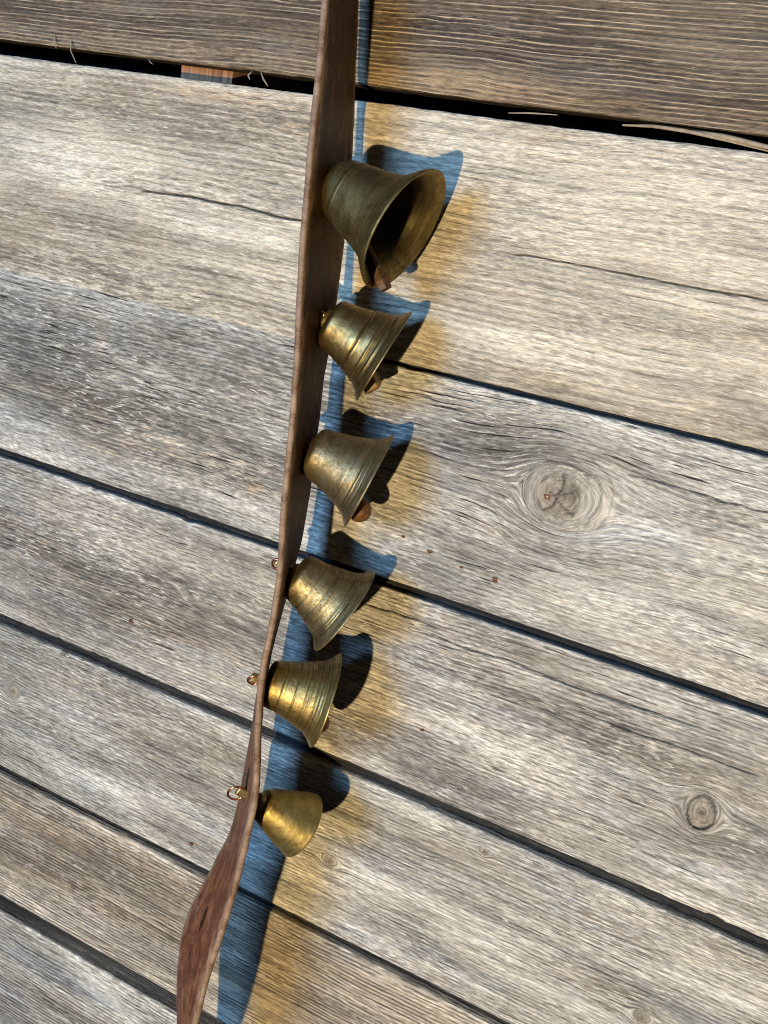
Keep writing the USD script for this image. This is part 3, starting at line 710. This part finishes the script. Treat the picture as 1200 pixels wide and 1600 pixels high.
def bell_mesh(profile, length, radius, seed, rings):
    pr = refine_profile(profile)
    top = int(np.argmax(pr[:, 1]))                                    # outer wall before, inner wall after the lip
    q = pr.copy()
    for _ in range(3):
        q[1:-1] = q[1:-1] * 0.5 + (q[:-2] + q[2:]) * 0.25
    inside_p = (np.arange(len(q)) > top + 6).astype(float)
    cre_p = np.zeros(len(q))
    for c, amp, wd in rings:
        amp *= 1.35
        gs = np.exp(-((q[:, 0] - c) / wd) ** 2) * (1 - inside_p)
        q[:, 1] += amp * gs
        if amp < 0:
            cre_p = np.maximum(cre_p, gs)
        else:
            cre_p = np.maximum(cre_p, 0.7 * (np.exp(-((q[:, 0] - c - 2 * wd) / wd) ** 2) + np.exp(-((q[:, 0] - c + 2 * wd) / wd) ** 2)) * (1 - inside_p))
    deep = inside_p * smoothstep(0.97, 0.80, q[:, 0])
    n = 144
    m = lathe(np.stack([q[:, 0] * length, np.maximum(q[:, 1], 0) * radius], 1), n)
    v = np.array(m.vertices)
    ang = np.arctan2(v[:, 1], v[:, 0])
    r = np.hypot(v[:, 0], v[:, 1])
    # which profile point a vertex came from
    from scipy.spatial import cKDTree
    idx = cKDTree(np.stack([q[:, 0] * length, np.maximum(q[:, 1], 0) * radius], 1)).query(np.stack([v[:, 2], r], 1))[1]
    d = (meshkit.fbm(np.stack([np.cos(ang) * 1.3, np.sin(ang) * 1.3, v[:, 2] * 40], 1) + 5 + seed, 3, seed) - 0.5) * 0.0012
    d += (meshkit.fbm(v * 260 + 5, 2, seed + 3) - 0.5) * 0.00022
    keep = smoothstep(0, radius * 0.3, r)
    v[:, 0] += np.cos(ang) * d * keep
    v[:, 1] += np.sin(ang) * d * keep
    m = trimesh.Trimesh(v, m.faces, process=False)
    if m.volume < 0:
        m.invert()
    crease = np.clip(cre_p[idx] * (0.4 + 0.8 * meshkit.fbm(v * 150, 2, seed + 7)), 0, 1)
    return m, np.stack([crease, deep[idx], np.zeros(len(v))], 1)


def round_box(sx, sy, sz, r, sub=2):
    s = trimesh.creation.icosphere(sub, r)
    pts = np.vstack([s.vertices + np.array([a, b, c]) * (np.array([sx, sy, sz]) / 2 - r) for a in (-1, 1) for b in (-1, 1) for c in (-1, 1)])
    return trimesh.Trimesh(pts, process=False).convex_hull


BELLS = [
    # mouth centre, axis, diameter, length over diameter, profile, material, clapper, label
    ((0.0020, 0.0781, 0.0425), (0.936, -0.3519, 0.0109), 0.0710, 0.670, LARGE, M_BELL[0], 'bar', 'largest olive brass bell at the top of the strap, its dark mouth showing'),
    ((-0.0045, 0.0077, 0.0292), (0.8609, -0.3903, -0.3265), 0.0599, 0.595, SMALL, M_BELL[1], 'block', 'shiny ribbed brass bell with a blue-white glint, just under the largest bell'),
    ((-0.0003, -0.0656, 0.0317), (0.8856, -0.322, -0.3348), 0.0620, 0.595, SMALL, M_BELL[2], 'ball', 'dull greenish-gold brass bell with a round orange clapper below its rim'),
    ((0.0005, -0.1475, 0.0395), (0.809, -0.4864, -0.33), 0.0603, 0.595, SMALL, M_BELL[3], 'ball', 'mottled brass bell hanging over the dark plank joint, tilted most downward'),
    ((-0.0003, -0.2081, 0.0447), (0.8672, -0.1987, -0.4567), 0.0611, 0.595, SMALL, M_BELL[4], 'ball', 'bright gold ribbed brass bell just above the small plain bell'),
    ((-0.0023, -0.3015, 0.0467), (0.6717, -0.5131, -0.5343), 0.0440, 0.720, CONE, M_BELL[5], 'ball', 'smallest plain smooth cone-shaped brass bell, lowest on the strap'),
]

for bi, (centre, axis, D, ratio, profile, mat, kind, label) in enumerate(BELLS):
    L, R = ratio * D, D / 2
    ez = np.array(axis) / np.linalg.norm(axis)
    down = np.array([0, -1.0, 0])
    ex = down - ez * (down @ ez)
    ex /= np.linalg.norm(ex)
    ey = np.cross(ez, ex)
    crown = np.array(centre) - ez * L
    b = thing('brass_bell', label, 'bell', matrix=matrix_of(dir_world(np.array([ex, ey, ez])), to_world(crown)))
    body, crease = bell_mesh(profile, L, R, 100 + bi, RINGS[bi])
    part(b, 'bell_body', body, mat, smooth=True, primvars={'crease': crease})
    # where the axis meets the strap
    best = min(np.linspace(crown[1] - 0.02, crown[1] + 0.03, 60), key=lambda y: abs(np.dot(strap_frame(y)[0] - crown, strap_frame(y)[2])))
    m_, u_, t_, n_ = strap_frame(best)
    reach = np.dot(crown - m_, n_) / max(abs(np.dot(ez, n_)), 0.3)           # along the axis from crown to the middle of the strap
    reach = float(np.clip(reach, 0.003, 0.018))
    end = -(reach + THICK / 2 + (0.0055 if bi == 5 else 0.0038))
    lug = round_box(0.0062, 0.0034, -end + 0.001, 0.0014)
    lug.apply_translation((0, 0, end / 2 - 0.002 + 0.0005))
    # washer-like collar on top of the crown
    collar = lathe([(-0.0052, 0.0), (-0.0052, 0.0052), (-0.0042, 0.0062), (-0.0022, 0.0066), (-0.001, 0.0)], 28)
    part(b, 'shank', trimesh.util.concatenate([lug, collar]), M_DARK_BRASS, smooth=40)
    # wire ring through the end of the shank, behind the strap
    t = np.linspace(0, 2 * np.pi, 40, endpoint=False)
    rr = (0.0042, 0.0042, 0.0042, 0.0036, 0.0038, 0.0052)[bi]
    out_ = 0.0030 if bi == 5 else 0.0012
    tilt = (0.5, 1.0, 0.2, 1.3, 1.15, 1.45)[bi]
    cx = np.array([0.0012, 0.0, end + 0.0018])
    d1 = np.array([math.sin(0.4), 0, -math.cos(0.4)])
    d2 = np.array([math.cos(0.4) * math.sin(tilt), math.cos(tilt), math.sin(0.4) * math.sin(tilt)])
    ringp = cx + d1 * out_ + rr * (np.cos(t)[:, None] * d1 + np.sin(t)[:, None] * d2)
    part(b, 'wire_ring', tube(ringp, 0.00075, 8, closed=True), M_COPPER, smooth=60)
    # clapper, fallen against the lower side of the mouth
    piv = np.array([0, 0, 0.06 * L])
    if kind == 'bar':
        tip = np.array([0.80 * R, -0.02 * R, 1.02 * L])
        dirv = (tip - piv) / np.linalg.norm(tip - piv)
        s = np.linspace(0, 1, 9)
        pts = piv + (tip - piv) * s[:, None]
        bar = tube(pts, 0.0012 + 0.0022 * s ** 1.5, 8)
        head = trimesh.creation.revolve(np.array([(0.0, -0.006), (0.0030, -0.006), (0.0045, 0.001), (0.0038, 0.0062), (0.0, 0.0068)]), sections=6)
        head.apply_transform(trimesh.geometry.align_vectors([0, 0, 1], dirv))
        head.apply_translation(tip)
        c = part(b, 'clapper', bar, M_IRON, smooth=40)
        part(c, 'clapper_head', head, M_IRON, smooth=False)
    else:
        q = {1: (0.57, 0.10, 1.01, 0.0070), 2: (0.62, 0.02, 1.095, 0.0072), 3: (0.55, 0.0, 0.93, 0.0065), 4: (0.60, 0.10, 1.06, 0.0066), 5: (0.5, 0.0, 0.85, 0.0045)}[bi]
        tip = np.array([q[0] * R, q[1] * R, q[2] * L])
        s = np.linspace(0, 1, 7)
        rod = tube(piv + (tip - piv) * s[:, None], 0.0011, 8)
        if kind == 'block':
            head = round_box(0.0105, 0.011, 0.0115, 0.0022)
            head.apply_transform(trimesh.geometry.align_vectors([0, 0, 1], (tip - piv) / np.linalg.norm(tip - piv)))
        else:
            head = trimesh.creation.icosphere(3, q[3])
            head.vertices *= 1 + (meshkit.fbm(head.vertices * 300 + 9, 2, bi)[:, None] - 0.5) * 0.12
        head.apply_translation(tip)
        c = part(b, 'clapper', rod, M_IRON, smooth=40)
        part(c, 'clapper_head', head, {1: M_TAN_IRON, 2: M_RUST_BALL, 3: M_IRON, 4: M_RUST_BALL, 5: M_IRON}[bi], smooth=40)
    if bi == 0:
        # a row of worn stamped strokes round the shoulder
        prof_o = np.array([p for p in LARGE if p[0] >= 0.2 and p[1] > 0.5][:9])
        strokes = []
        for i in range(9):
            a = 2.32 + 0.075 * i
            zz = 0.30 * L
            for dz, tilt_ in ((0.0, 0.5),):
                ss = np.linspace(-1, 1, 5)
                z_ = zz + ss * (0.0011 + 0.0003 * (i % 3))
                r_ = np.interp(z_ / L, prof_o[:, 0], prof_o[:, 1]) * R + 0.0002
                a_ = a + ss * 0.012 * (1 if i % 2 else -0.4)
                strokes.append(tube(np.stack([r_ * np.cos(a_), r_ * np.sin(a_), z_], 1), 0.00022, 6))
        part(b, 'stamped_mark', trimesh.util.concatenate(strokes), M_DARK_BRASS, smooth=50)
